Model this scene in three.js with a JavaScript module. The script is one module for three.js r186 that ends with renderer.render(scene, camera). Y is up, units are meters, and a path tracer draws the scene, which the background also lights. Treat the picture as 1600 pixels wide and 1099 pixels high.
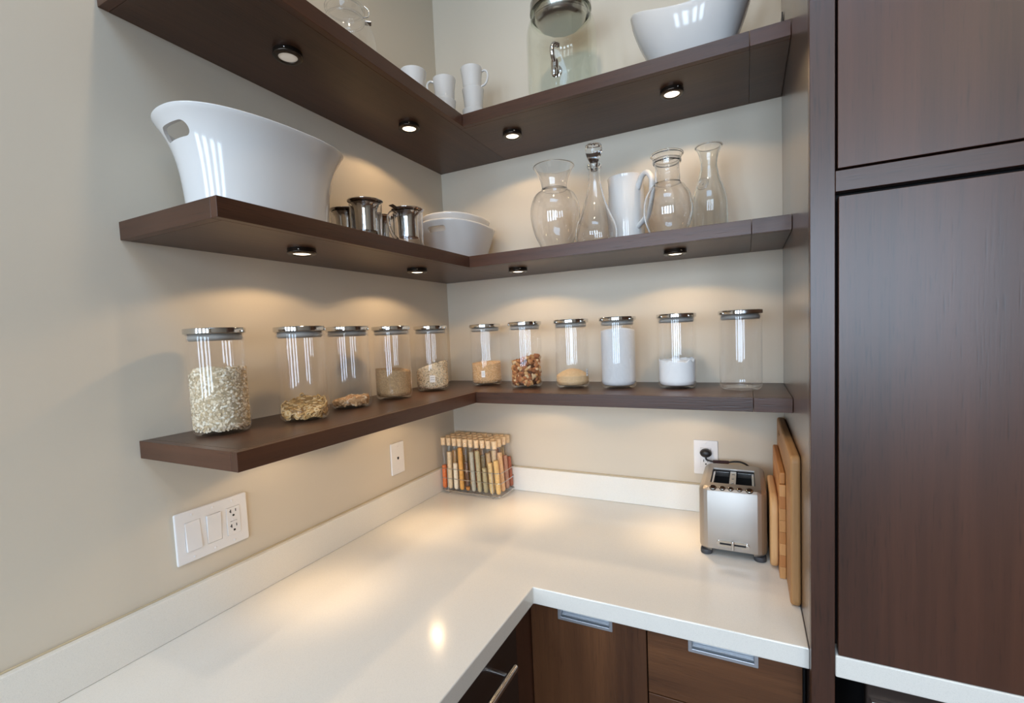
import * as THREE from 'three';
import { RoundedBoxGeometry } from 'three/addons/geometries/RoundedBoxGeometry.js';
import { mergeGeometries, mergeVertices, toCreasedNormals } from 'three/addons/utils/BufferGeometryUtils.js';
import { ImprovedNoise } from 'three/addons/math/ImprovedNoise.js';
import { RectAreaLightUniformsLib } from 'three/addons/lights/RectAreaLightUniformsLib.js';
import { Brush, Evaluator, SUBTRACTION } from 'three-bvh-csg';

// ---------------------------------------------------------------- camera, sky, large lights, exposure
// Room corner at x = 0, z = 0; floor at y = 0; the worktop at y = CT.
const CT = 0.915;
const scene = new THREE.Scene();
const camera = new THREE.PerspectiveCamera(2 * Math.atan(549.5 / 730.165) * 180 / Math.PI, 1600 / 1099, 0.05, 60);
camera.position.set(1.1273, 0.6252 + CT, 1.657);
camera.rotation.set(-0.0632, 0.4616, -0.043, 'YXZ');
camera.setViewOffset(1600, 1099, -4.19, -18.22, 1600, 1099);
scene.add(camera);

scene.background = new THREE.Color(0.80, 0.92, 1.08);                 // an overcast daylight sky, seen through the windows
RectAreaLightUniformsLib.init();
const DAY = 17.0, DAYCOL = new THREE.Color(0.74, 0.95, 1.20);
const WIN = [[-0.80, -0.20], [0.15, 0.75], [1.15, 1.75], [2.10, 2.75]].map(([a, b]) => [a, b, 1.05, 2.62]);   // x0, x1, y0, y1 of the windows in the front wall
for (const [x0, x1, y0, y1] of WIN) {
  const l = new THREE.RectAreaLight(DAYCOL, DAY, x1 - x0 - 0.1, y1 - y0 - 0.1);
  l.position.set((x0 + x1) / 2, (y0 + y1) / 2, 4.74); l.lookAt((x0 + x1) / 2, (y0 + y1) / 2, 0);
  l.name = 'window_daylight'; scene.add(l);
}
const SKYLIGHT = [0.45, 1.85, 1.55, 2.65];                           // x0, x1, z0, z1 of the rooflight over the kitchen
{
  const [x0, x1, z0, z1] = SKYLIGHT, l = new THREE.RectAreaLight(new THREE.Color(0.58, 0.93, 1.38), 3.7, x1 - x0 - 0.06, z1 - z0 - 0.06);
  l.position.set((x0 + x1) / 2, 3.36, (z0 + z1) / 2); l.rotation.x = -Math.PI / 2; l.name = 'rooflight_daylight'; scene.add(l);
}
const WARM = new THREE.Color(1.0, 0.70, 0.40);
const PUCK_WIDE = 0.20, PUCK_BEAM = 0.13, CEIL_LAMP = 1.45;

const renderer = new THREE.WebGLRenderer({ antialias: true });
renderer.toneMapping = THREE.LinearToneMapping;
renderer.toneMappingExposure = 0.85;
renderer.shadowMap.enabled = true;

// ---------------------------------------------------------------- helpers
let seed = 12345;
const rnd = () => ((seed = (seed * 1664525 + 1013904223) >>> 0) / 4294967296);
const rr = (a, b) => a + (b - a) * rnd();
const perlin = new ImprovedNoise();
const used = {};
function numbered(n) { if (!(n in used)) { used[n] = 0; return n; } return n + '_' + String(++used[n]).padStart(3, '0'); }
function obj(name, geo, mat, parent) {
  const g = Array.isArray(geo) ? mergeGeometries(geo.map(clean)) : geo;
  const m = new THREE.Mesh(g, mat); m.castShadow = m.receiveShadow = true;
  if (parent) { m.name = name; parent.add(m); } else { m.name = numbered(name); scene.add(m); }
  return m;
}
function clean(g) {
  const o = g.index ? g.toNonIndexed() : g;
  for (const k of Object.keys(o.attributes)) if (!['position', 'normal', 'uv', 'color'].includes(k)) o.deleteAttribute(k);
  if (!o.attributes.uv) o.setAttribute('uv', new THREE.BufferAttribute(new Float32Array(o.attributes.position.count * 2), 2));
  return o;
}
function tag(o, label, category, group) { o.userData.label = label; o.userData.category = category; if (group) o.userData.group = group; return o; }
function thing(name, label, category, [x, y, z] = [0, 0, 0], turn = 0, group) {
  const o = new THREE.Group(); o.name = numbered(name); scene.add(o);
  o.position.set(x, y, z); o.rotation.y = turn; return tag(o, label, category, group);
}
function copyOf(root, [x, y, z], turn, label) {
  const r = root.clone(); r.name = numbered(root.name.replace(/_\d+$/, '')); scene.add(r);
  r.position.set(x, y, z); r.rotation.set(0, turn, 0); if (label) r.userData.label = label; return r;
}
function struct(name, geo, mat) { const m = obj(name, geo, mat); m.userData.kind = 'structure'; return m; }
// world-metre box-projected uv; "grain" names the axis that the texture's v follows
function boxUV(g, grain = 'y', off = [0, 0]) {
  const o = g.index ? g.toNonIndexed() : g, p = o.attributes.position, n = o.attributes.normal, uv = new Float32Array(p.count * 2);
  for (let i = 0; i < p.count; i += 3) {
    const nx = Math.abs(n.getX(i) + n.getX(i + 1) + n.getX(i + 2)), ny = Math.abs(n.getY(i) + n.getY(i + 1) + n.getY(i + 2)), nz = Math.abs(n.getZ(i) + n.getZ(i + 1) + n.getZ(i + 2));
    const ax = nx > ny && nx > nz ? 'x' : ny > nz ? 'y' : 'z';
    const rest = ['x', 'y', 'z'].filter(a => a !== ax);
    const v = rest.includes(grain) ? grain : rest[1], u = rest.find(a => a !== v);
    for (let k = i; k < i + 3; k++) {
      const c = { x: p.getX(k), y: p.getY(k), z: p.getZ(k) };
      uv[k * 2] = c[u] + off[0]; uv[k * 2 + 1] = c[v] + off[1];
    }
  }
  o.setAttribute('uv', new THREE.BufferAttribute(uv, 2)); return o;
}
function box(x0, x1, y0, y1, z0, z1, r = 0.0015, seg = 2) {
  const w = x1 - x0, h = y1 - y0, d = z1 - z0, m = Math.min(w, h, d);
  const g = r > 0 ? new RoundedBoxGeometry(w, h, d, seg, Math.min(r, m * 0.45)) : new THREE.BoxGeometry(w, h, d);
  g.translate((x0 + x1) / 2, (y0 + y1) / 2, (z0 + z1) / 2); return g;
}
const wbox = (grain, ...a) => boxUV(box(...a), grain, [rr(0, 3), rr(0, 3)]);
function lathe(pts, seg = 48) { return new THREE.LatheGeometry(pts.map(([r, y]) => new THREE.Vector2(Math.max(r, 1e-5), y)), seg); }
function smooth(pts, n = 40) {                                        // a smooth profile through the points
  return new THREE.SplineCurve(pts.map(([r, y]) => new THREE.Vector2(r, y))).getPoints(n).map(p => [Math.max(p.x, 1e-5), p.y]);
}
function tube(pts, r, seg = 32, rad = 8, closed = false) {
  const c = pts.length === 2 ? new THREE.LineCurve3(new THREE.Vector3(...pts[0]), new THREE.Vector3(...pts[1])) : new THREE.CatmullRomCurve3(pts.map(p => new THREE.Vector3(...p)), closed, 'centripetal');
  const g = new THREE.TubeGeometry(c, seg, r, rad, closed);
  if (closed) return g;
  const parts = [g];
  for (const e of [0, 1]) { const s = new THREE.SphereGeometry(r, rad, 6); const p = c.getPoint(e); s.translate(p.x, p.y, p.z); parts.push(s); }
  return mergeGeometries(parts.map(clean));
}
function shapeRR(w, h, r) {
  const s = new THREE.Shape(), x = -w / 2, y = -h / 2;
  s.moveTo(x + r, y); s.lineTo(x + w - r, y); s.absarc(x + w - r, y + r, r, -Math.PI / 2, 0); s.lineTo(x + w, y + h - r); s.absarc(x + w - r, y + h - r, r, 0, Math.PI / 2);
  s.lineTo(x + r, y + h); s.absarc(x + r, y + h - r, r, Math.PI / 2, Math.PI); s.lineTo(x, y + r); s.absarc(x + r, y + r, r, Math.PI, Math.PI * 1.5); return s;
}
function extrude(shape, depth, bevel = 0, bseg = 3, cseg = 12) {
  return new THREE.ExtrudeGeometry(shape, { depth: depth - 2 * bevel, bevelEnabled: bevel > 0, bevelThickness: bevel, bevelSize: bevel, bevelOffset: -bevel, bevelSegments: bseg, curveSegments: cseg }).translate(0, 0, bevel);
}
const evaluator = new Evaluator(); evaluator.attributes = ['position', 'normal', 'uv']; evaluator.useGroups = false;
function cut(a, ...bs) {
  let A = new Brush(clean(a)); A.updateMatrixWorld();
  for (const b of bs) { const B = new Brush(clean(b)); B.updateMatrixWorld(); A = evaluator.evaluate(A, B, SUBTRACTION); }
  return A.geometry;
}
function tint(g, c) {
  const n = g.attributes.position.count, a = new Float32Array(n * 3);
  for (let i = 0; i < n; i++) { a[i * 3] = c.r; a[i * 3 + 1] = c.g; a[i * 3 + 2] = c.b; }
  g.setAttribute('color', new THREE.BufferAttribute(a, 3)); return g;
}
const hex = (h, k = 1) => new THREE.Color(h).multiplyScalar(k);

// ---------------------------------------------------------------- textures and materials
function dataTex(w, h, f, srgb) {
  const d = new Uint8Array(w * h * 4);
  for (let y = 0; y < h; y++) for (let x = 0; x < w; x++) { const c = f(x / w, y / h, x, y), i = (y * w + x) * 4; d[i] = c[0]; d[i + 1] = c[1]; d[i + 2] = c[2]; d[i + 3] = 255; }
  const t = new THREE.DataTexture(d, w, h); t.wrapS = t.wrapT = THREE.RepeatWrapping; t.magFilter = THREE.LinearFilter; t.minFilter = THREE.LinearMipmapLinearFilter; t.generateMipmaps = true;
  if (srgb) t.colorSpace = THREE.SRGBColorSpace; t.needsUpdate = true; return t;
}
// periodic-ish fbm: blends the noise with itself so that the tile has no seam
function tile(u, v, su, sv, z) {
  const f = (a, b) => perlin.noise(a * su, b * sv, z);
  const bu = u, bv = v;
  return f(u, v) * (1 - bu) * (1 - bv) + f(u - 1, v) * bu * (1 - bv) + f(u, v - 1) * (1 - bu) * bv + f(u - 1, v - 1) * bu * bv;
}
const clamp = (x) => Math.max(0, Math.min(255, x));
function woodTex(dark, light, z, fig = 1) {
  const a = new THREE.Color(dark).convertLinearToSRGB(), b = new THREE.Color(light).convertLinearToSRGB();
  const colour = [], W = 512, H = 512;
  const height = new Float32Array(W * H);
  const t = dataTex(W, H, (u, v, x, y) => {
    const warp = tile(u, v, 2, 3, z) * 0.8;
    const broad = tile(u + warp * 0.02, v, 7, 1.2, z + 3) * 0.9 * fig;
    const mid = tile(u, v, 34, 2.2, z + 7) * 0.55;
    const fine = tile(u, v, 150, 7, z + 11) * 0.6;
    const pores = Math.max(0, tile(u, v, 190, 22, z + 19) - 0.18) * 1.6;
    let k = 0.5 + broad * 0.62 + mid * 0.40 + fine * 0.22 - pores * 0.5;
    height[y * W + x] = 0.6 + fine * 0.5 - pores;
    k = Math.max(0, Math.min(1, k));
    return [clamp((a.r + (b.r - a.r) * k) * 255), clamp((a.g + (b.g - a.g) * k) * 255), clamp((a.b + (b.b - a.b) * k) * 255)];
  }, true);
  const bump = dataTex(W, H, (u, v, x, y) => { const q = clamp(height[y * W + x] * 200); return [q, q, q]; });
  t.repeat.set(1 / 0.42, 1 / 0.9); bump.repeat.copy(t.repeat);
  return [t, bump];
}
const [walnut, walnutBump] = woodTex('#38251a', '#664431', 1.7);
const [walnut2] = woodTex('#452a1a', '#734b2e', 9.3, 1.3);
const [maple, mapleBump] = woodTex('#c39a6a', '#e2c096', 4.1);
const wood = (o) => new THREE.MeshPhysicalMaterial({ map: walnut, bumpMap: walnutBump, bumpScale: 0.00025, roughness: 0.36, clearcoat: 0.0, ...o });
const M = {
  shelf: wood({ roughness: 0.34 }),
  band: wood({ roughness: 0.34, color: '#fff0e6' }),
  cabinet: wood({ roughness: 0.34, bumpScale: 0.0001, color: '#f4e2dc', clearcoat: 0.35, clearcoatRoughness: 0.34 }),
  drawer: wood({ map: walnut2, roughness: 0.35 }),
  side: wood({ roughness: 0.30, bumpScale: 0.00008, clearcoat: 1, clearcoatRoughness: 0.24 }),
  dark: new THREE.MeshStandardMaterial({ color: '#0d0a0a', roughness: 0.8 }),
  appliance: new THREE.MeshPhysicalMaterial({ color: '#4a3f39', roughness: 0.34, metalness: 0.6 }),
  steel: new THREE.MeshPhysicalMaterial({ color: '#c9c6c2', roughness: 0.24, metalness: 1 }),
  brushed: new THREE.MeshPhysicalMaterial({ color: '#bdb6ae', roughness: 0.50, metalness: 1 }),
  chrome: new THREE.MeshPhysicalMaterial({ color: '#d6d4d0', roughness: 0.07, metalness: 1 }),
  bronze: new THREE.MeshPhysicalMaterial({ color: '#4a4139', roughness: 0.24, metalness: 0.85 }),
  pull: new THREE.MeshPhysicalMaterial({ color: '#cdd0d4', roughness: 0.42, metalness: 0.85 }),
  white: new THREE.MeshPhysicalMaterial({ color: '#dcd8d3', roughness: 0.11 }),
  plastic: new THREE.MeshPhysicalMaterial({ color: '#efecea', roughness: 0.3 }),
  slot: new THREE.MeshStandardMaterial({ color: '#1a1818', roughness: 0.7 }),
  black: new THREE.MeshPhysicalMaterial({ color: '#1c1b1c', roughness: 0.42 }),
  grey: new THREE.MeshPhysicalMaterial({ color: '#3d3d40', roughness: 0.5 }),
  paint: new THREE.MeshStandardMaterial({ color: '#d8ccb9', roughness: 0.85 }),
  taupe: new THREE.MeshStandardMaterial({ color: '#8d8173', roughness: 0.85 }),
  ceiling: new THREE.MeshStandardMaterial({ color: '#e9e4da', roughness: 0.9 }),
  floor: wood({ map: walnut2, roughness: 0.4, color: '#ffffff' }),
  caulk: new THREE.MeshStandardMaterial({ color: '#cdbb9a', roughness: 0.6 }),
  glass: new THREE.MeshPhysicalMaterial({ color: '#ffffff', roughness: 0.015, transmission: 1, thickness: 0, ior: 1.5 }),
  greenGlass: new THREE.MeshPhysicalMaterial({ color: '#fbfdf9', roughness: 0.02, transmission: 1, thickness: 0, ior: 1.55 }),
  blueGlass: new THREE.MeshPhysicalMaterial({ color: '#fbfefe', roughness: 0.02, transmission: 1, thickness: 0, ior: 1.55 }),
  solidGlass: new THREE.MeshPhysicalMaterial({ color: '#ffffff', roughness: 0.01, transmission: 1, thickness: 0.004, ior: 1.5 }),
  blueSolid: new THREE.MeshPhysicalMaterial({ color: '#ffffff', roughness: 0.01, transmission: 1, thickness: 0.006, ior: 1.52, attenuationColor: new THREE.Color('#8fbfc6'), attenuationDistance: 0.09 }),
  pane: new THREE.MeshPhysicalMaterial({ color: '#ffffff', roughness: 0, transmission: 1, thickness: 0, ior: 1.5 }),
  seal: new THREE.MeshPhysicalMaterial({ color: '#b9b7b2', roughness: 0.35, transmission: 0.3, thickness: 0 }),
  cork: new THREE.MeshStandardMaterial({ color: '#d8b48c', roughness: 0.9 }),
  grain: new THREE.MeshStandardMaterial({ vertexColors: true, roughness: 0.85 }),
  label: new THREE.MeshStandardMaterial({ color: '#f1ece6', roughness: 0.6 }),
  print: new THREE.MeshStandardMaterial({ color: '#a9a39c', roughness: 0.7 }),
  lens: new THREE.MeshStandardMaterial({ color: '#fff3df', roughness: 0.4, emissive: new THREE.Color(1, 0.86, 0.66), emissiveIntensity: 3.2 }),
  lensOff: new THREE.MeshPhysicalMaterial({ color: '#d9d2c6', roughness: 0.25, emissive: new THREE.Color(1, 0.9, 0.78), emissiveIntensity: 0.25 }),
};
{ // quartz: fine pale speckle
  const q = dataTex(512, 512, () => { const k = rnd(); const d = k < 0.04 ? -14 : k > 0.97 ? 5 : rr(-3, 3); return [clamp(237 + d), clamp(231 + d), clamp(220 + d)]; }, true);
  q.repeat.set(1 / 0.35, 1 / 0.35);
  M.quartz = new THREE.MeshPhysicalMaterial({ map: q, roughness: 0.16, ior: 1.5 });
  const ob = dataTex(256, 256, (u, v) => { const k = clamp(128 + 90 * tile(u, v, 60, 60, 2) + 60 * tile(u, v, 24, 24, 5)); return [k, k, k]; });
  ob.repeat.set(1 / 0.3, 1 / 0.3); M.paint.bumpMap = ob; M.paint.bumpScale = 0.00012;
}

// ---------------------------------------------------------------- the setting
const H = 3.1, W = 1.2292, DL = 0.3198, DB = 0.3348, ST = 0.0365;
const X0 = -2.4, X1 = 3.4, Z1 = 4.6;
struct('floor', boxUV(box(X0 - 0.12, X1 + 0.12, -0.12, 0, -0.12, Z1 + 0.12, 0), 'z'), M.floor);
{
  const [x0, x1, z0, z1] = SKYLIGHT, y1 = H + 0.2;
  struct('ceiling', [box(X0 - 0.12, x0, H, y1, -0.12, Z1 + 0.12, 0), box(x1, X1 + 0.12, H, y1, -0.12, Z1 + 0.12, 0), box(x0, x1, H, y1, -0.12, z0, 0), box(x0, x1, H, y1, z1, Z1 + 0.12, 0)], M.ceiling);
  const w = new THREE.Group(); w.name = 'window_5'; w.userData.kind = 'structure'; scene.add(w);
  obj('window_frame', [box(x0, x0 + 0.04, H + 0.12, H + 0.18, z0, z1), box(x1 - 0.04, x1, H + 0.12, H + 0.18, z0, z1), box(x0 + 0.04, x1 - 0.04, H + 0.12, H + 0.18, z0, z0 + 0.04), box(x0 + 0.04, x1 - 0.04, H + 0.12, H + 0.18, z1 - 0.04, z1)], M.plastic, w);
  obj('pane', new THREE.PlaneGeometry(x1 - x0 - 0.08, z1 - z0 - 0.08).rotateX(Math.PI / 2).translate((x0 + x1) / 2, H + 0.15, (z0 + z1) / 2), M.pane, w);
}
struct('wall_back', boxUV(box(X0 - 0.12, X1 + 0.12, 0, H, -0.12, 0, 0)), M.paint);
struct('wall_left', boxUV(box(-0.12, 0, 0, H, 0, 1.7, 0)), M.paint);
struct('wall_far_left', boxUV(box(X0 - 0.12, X0, 0, H, 0, Z1, 0)), M.taupe);
struct('wall_right', boxUV(box(X1, X1 + 0.12, 0, H, 0, Z1, 0)), M.taupe);
{
  const [, , y0, y1] = WIN[0], edges = [X0 - 0.12, ...WIN.flatMap(q => [q[0], q[1]]), X1 + 0.12], piers = [];
  for (let k = 0; k < edges.length; k += 2) piers.push(box(edges[k], edges[k + 1], 0, H, Z1, Z1 + 0.12, 0));
  for (const [a, b] of WIN) piers.push(box(a, b, 0, y0, Z1, Z1 + 0.12, 0), box(a, b, y1, H, Z1, Z1 + 0.12, 0));
  struct('wall_front', piers, M.paint);
  for (let k = 0; k < WIN.length; k++) {
    const [a, b] = WIN[k], w = b - a, f = 0.045, win = new THREE.Group();
    win.name = 'window_' + (k + 1); win.userData.kind = 'structure'; scene.add(win);
    obj('window_frame', [box(a, a + f, y0, y1, Z1 + 0.03, Z1 + 0.08), box(b - f, b, y0, y1, Z1 + 0.03, Z1 + 0.08), box(a + f, b - f, y0, y0 + f, Z1 + 0.03, Z1 + 0.08), box(a + f, b - f, y1 - f, y1, Z1 + 0.03, Z1 + 0.08), box(a + f, b - f, y1 - 0.55, y1 - 0.52, Z1 + 0.035, Z1 + 0.075)], M.plastic, win);
    obj('pane', [new THREE.PlaneGeometry(w - 2 * f, y1 - y0 - 2 * f).translate((a + b) / 2, (y0 + y1) / 2, Z1 + 0.05)], M.pane, win);
  }
}
// recessed ceiling lamps of the kitchen behind the camera
[[0.80, 1.05], [2.3, 2.3], [0.9, 3.5], [2.3, 3.5]].forEach(([x, z], k) => {
  const t = thing('ceiling_light', 'round recessed ceiling downlight in the kitchen behind the viewer', 'ceiling light', [x, H, z], 0, 'recessed ceiling downlights');
  obj('trim_ring', lathe([[0.05, -0.001], [0.052, -0.006], [0.07, -0.006], [0.075, -0.001]], 32), M.plastic, t);
  obj('lens', new THREE.CircleGeometry(0.05, 32).rotateX(Math.PI / 2).translate(0, -0.003, 0), M.lens, t);
  const s = new THREE.SpotLight(new THREE.Color(1, 0.80, 0.56), CEIL_LAMP, 0, 1.45, 0.3, 2);
  s.position.set(0, -0.02, 0); s.target.position.set(0, -1, 0); s.castShadow = true; s.shadow.radius = 2; t.add(s, s.target);
});

// worktop: an L with eased edges, with its upstands
const CD = 0.65, CTH = 0.0425;
{
  const s = new THREE.Shape(); s.moveTo(0.0005, -0.0005); s.lineTo(W - 0.0005, -0.0005); s.lineTo(W - 0.0005, -CD); s.lineTo(CD + 0.004, -CD); s.absarc(CD + 0.004, -CD - 0.004, 0.004, Math.PI / 2, Math.PI); s.lineTo(CD, -1.69); s.lineTo(0.0005, -1.69); s.closePath();
  const g = extrude(s, CTH, 0.0025, 2).rotateX(-Math.PI / 2).translate(0, CT - CTH, 0);
  tag(obj('worktop', boxUV(g), M.quartz), 'pale quartz L-shaped worktop running along both walls', 'worktop');
  const b1 = obj('upstand', boxUV(box(0.0005, 0.018, CT + 0.0004, CT + 0.0926, 0.0185, 1.69, 0.0015)), M.quartz);
  tag(b1, 'low quartz upstand along the wall with the triple switch plate', 'backsplash');
  const b2 = obj('upstand', boxUV(box(0.0005, W - 0.0008, CT + 0.0004, CT + 0.0926, 0.0005, 0.018, 0.0015)), M.quartz);
  tag(b2, 'low quartz upstand behind the toaster and the spice rack', 'backsplash');
  for (const [b, bx] of [[b1, [0.0006, 0.006, CT + 0.0926, CT + 0.0952, 0.018, 1.69]], [b2, [0.006, W - 0.001, CT + 0.0926, CT + 0.0952, 0.0006, 0.006]]]) obj('sealant', box(...bx, 0.0008), M.caulk, b);
}

// ---------------------------------------------------------------- floating shelves
const SH = [0.4003, 0.8466, 1.2954].map(v => v + CT), LEN = [1.1495, 1.149, 1.1503], XS = 1.142, BW = 0.018;
const SLAB = ['lowest', 'middle', 'top'];
const shelfLabel = ['lowest dark walnut corner shelf, holding the row of glass jars', 'middle dark walnut corner shelf, holding white bowls and glass carafes', 'topmost dark walnut corner shelf, holding white mugs and a drink dispenser'];
SH.forEach((y, i) => {
  const L = LEN[i], t = thing('floating_shelf', shelfLabel[i], 'shelf', [0, y, 0]), e = 0.0004;
  obj('shelf_board', wbox('z', 0.0006, DL - BW, 0, ST, 0.0006, L - BW, 0.0008), M.shelf, t);
  obj('shelf_board', wbox('x', DL - BW + e, XS - e, 0, ST, 0.0006, DB - BW, 0.0008), M.shelf, t);
  obj('end_board', wbox('x', XS + e, W - 0.0008, 0, ST, 0.0006, DB - BW, 0.0008), M.shelf, t);
  obj('edge_band', wbox('z', DL - BW + e, DL, 0, ST, DB - BW + e, L, 0.0009), M.band, t);
  obj('edge_band', wbox('x', 0.0006, DL - BW, 0, ST, L - BW + e, L, 0.0009), M.band, t);
  obj('edge_band', wbox('x', DL + e, XS - e, 0, ST, DB - BW + e, DB, 0.0009), M.band, t);
  obj('edge_band', wbox('x', XS + e, W - 0.0008, 0, ST, DB - BW + e, DB, 0.0009), M.band, t);
});

// ---------------------------------------------------------------- puck lamps under the shelves
const PUCK = [[0.185, 0.87], [0.181, 0.43], [0.433, 0.205], [0.945, 0.215]];
{
  const ringG = lathe([[0.0205, -0.001], [0.0205, -0.0115], [0.0225, -0.0135], [0.030, -0.0125], [0.0325, -0.0105], [0.0325, -0.008], [0.0315, -0.0075], [0.0315, 0.0]], 48);
  const screwG = new THREE.SphereGeometry(0.0022, 10, 8), lensG = lathe([[0, -0.0125], [0.014, -0.0122], [0.0205, -0.0105], [0.0205, -0.002], [0, -0.002]], 32);
  const where = ['above the tallest run of jars', 'above the white tub', 'above the countertop'];
  const P = [
    ['round puck lamp under the lowest shelf, over the worktop near the triple switch plate', 'round puck lamp under the lowest shelf, over the worktop before the telephone plate', 'round puck lamp under the lowest shelf, over the worktop just past the spice rack', 'round puck lamp under the lowest shelf, nearest to the toaster'],
    ['lit puck lamp under the middle shelf, above the jars of cereal rings and oats', 'lit puck lamp under the middle shelf, below the steel-lined glass mugs', 'lit puck lamp under the middle shelf, below the round vase', 'lit puck lamp under the middle shelf, below the short-necked round carafe'],
    ['unlit dark-ringed puck lamp under the top shelf, above the large white tub', 'brightest puck lamp under the top shelf, above the steel-lined glass mugs', 'lit puck lamp under the top shelf, close to the inner corner above the vase', 'lit puck lamp under the top shelf, above the carafes near the tall cabinet']];
  SH.forEach((y, i) => PUCK.forEach(([x, z], k) => {
    const off = i === 2 && k === 0;
    const t = thing('puck_light', P[i][k], 'light', [x, y, z], 0, 'puck lamps under the shelves');
    obj('bezel', ringG, M.bronze, t);
    obj('lens', lensG, off ? M.lensOff : M.lens, t);
    obj('screw', screwG.clone().translate(0.0315, -0.005, 0).rotateY(-0.9), M.chrome, t);
    if (off) return;
    const wide = new THREE.SpotLight(WARM, PUCK_WIDE * (i ? 1.1 : 0.62), 0, 1.30, 0.12, 2), beam = new THREE.SpotLight(WARM, PUCK_BEAM * (i ? 1 : 1.9), 0, 0.56, 1, 2);
    for (const s of [wide, beam]) { s.position.set(0, -0.0145, 0); s.target.position.set(0, -1, 0); s.castShadow = true; s.shadow.radius = 0.6; t.add(s, s.target); }
  }));
}

// ---------------------------------------------------------------- tall cabinet and base cabinets
{
  const PZ = 0.6776, t = thing('tall_cabinet', 'tall dark walnut cabinet with two flat doors beside the shelves', 'cabinet', [0, 0, 0]);
  obj('side_panel', wbox('y', W, W + 0.018, 0, H - 0.002, 0.0008, PZ - 0.0205, 0.0006), M.side, t);
  obj('stile', wbox('y', W, 1.2662, 0, H - 0.002, PZ - 0.02, PZ, 0.001), M.cabinet, t);
  obj('stile', wbox('y', 1.874, 1.91, 0, H - 0.002, PZ - 0.02, PZ, 0.001), M.cabinet, t);
  obj('rail', wbox('x', 1.2666, 1.8736, CT + 0.8435, CT + 0.8785, PZ - 0.02, PZ - 0.0004, 0.001), M.cabinet, t);
  obj('door', wbox('y', 1.2698, 1.8705, CT + 0.8822, CT + 1.98, PZ - 0.02, PZ, 0.001), M.cabinet, t);
  obj('door', wbox('y', 1.2712, 1.8705, CT + 0.0165, CT + 0.8352, PZ - 0.02, PZ, 0.001), M.cabinet, t);
  obj('carcass', [box(1.248, 1.91, CT + 0.02, H - 0.002, PZ - 0.06, PZ - 0.03, 0), box(1.891, 1.91, 0, H - 0.002, 0.001, PZ - 0.0605, 0), box(1.248, 1.89, 0.1, 0.118, 0.001, 0.6, 0), box(1.248, 1.89, 0.12, CT - 0.03, 0.3, 0.31, 0)], M.dark, t);
  const l = obj('quartz_ledge', boxUV(box(1.2668, 1.874, CT - 0.026, CT + 0.0155, 0.32, PZ + 0.001, 0.003)), M.quartz);
  tag(l, 'white quartz ledge below the lower door of the tall cabinet', 'worktop');
  const a = thing('drawer_unit', 'dark recessed appliance drawer with a pale metal strip under the white ledge', 'drawer', [0, 0, 0]);
  obj('front', box(1.323, 1.868, 0.35, CT - 0.06, 0.60, 0.618, 0.004), M.appliance, a);
  obj('metal_strip', box(1.330, 1.865, CT - 0.094, CT - 0.090, 0.6184, 0.630, 0.001), M.steel, a);

  // base units under the back run
  const ZF = 0.62, YT = CT - CTH - 0.003;
  const pullG = () => {
    const w = 0.137, h = 0.040, d = 0.012;
    const o = shapeRR(w, h, 0.002), hole = shapeRR(w - 0.016, h - 0.016, 0.001); o.holes.push(hole);
    return [extrude(o, d, 0.0008, 2, 4).translate(0, 0, -d + 0.0022), box(-w / 2 + 0.008, w / 2 - 0.008, -h / 2 + 0.008, h / 2 - 0.008, -0.0118, -0.0108, 0), box(-w / 2 + 0.0085, w / 2 - 0.0085, -h / 2 + 0.0125, -h / 2 + 0.0145, -0.0100, -0.001, 0.0006)];
  };
  const c1 = thing('base_cabinet', 'dark walnut base cabinet with a vertical-grain door in the inner corner', 'cabinet', [0, 0, 0]);
  obj('carcass', [box(0.662, 0.917, 0.1, YT, 0.02, 0.60, 0)], M.dark, c1);
  obj('filler', wbox('y', 0.6215, 0.6245, 0.1, YT, ZF - 0.02, ZF + 0.055, 0.0008), M.cabinet, c1);
  obj('filler', wbox('y', 0.6215, 0.6275, 0.1, YT, ZF + 0.0555, ZF + 0.096, 0.0008), M.cabinet, c1);
  const d1 = obj('door', cut(boxUV(box(0.6268, 0.9155, 0.11, YT, ZF - 0.019, ZF, 0.001), 'y'), box(0.770 - 0.066, 0.770 + 0.066, YT - 0.0385, YT - 0.0015, ZF - 0.0125, ZF + 0.01, 0)), M.drawer, c1);
  obj('flush_pull', pullG().map(g => g.translate(0.770, YT - 0.020, ZF)), M.pull, d1);
  const c2 = thing('drawer_cabinet', 'lighter walnut base unit with horizontal-grain drawers next to the tall cabinet', 'cabinet', [0, 0, 0]);
  obj('carcass', [box(0.919, 1.227, 0.1, YT, 0.02, 0.60, 0)], M.dark, c2);
  const d2 = obj('drawer', cut(boxUV(box(0.9185, 1.2205, CT - 0.207, YT, ZF - 0.019, ZF, 0.001), 'x'), box(1.0745 - 0.066, 1.0745 + 0.066, YT - 0.0385, YT - 0.0015, ZF - 0.0125, ZF + 0.01, 0)), M.drawer, c2);
  obj('flush_pull', pullG().map(g => g.translate(1.0745, YT - 0.020, ZF)), M.pull, d2);
  obj('drawer', wbox('x', 0.9185, 1.2205, CT - 0.45, CT - 0.210, ZF - 0.019, ZF, 0.001), M.drawer, c2);
  obj('drawer', wbox('x', 0.9185, 1.2205, 0.12, CT - 0.453, ZF - 0.019, ZF, 0.001), M.drawer, c2);
  // appliance under the left run
  const dw = thing('dishwasher', 'dark built-in appliance with a steel bar handle under the worktop', 'dishwasher', [0, 0, 0]);
  obj('front_panel', box(0.612, 0.634, 0.1, YT, 0.7175, 1.32, 0.003), M.appliance, dw);
  obj('body', box(0.04, 0.611, 0.1, YT, 0.7175, 1.32, 0), M.dark, dw);
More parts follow.
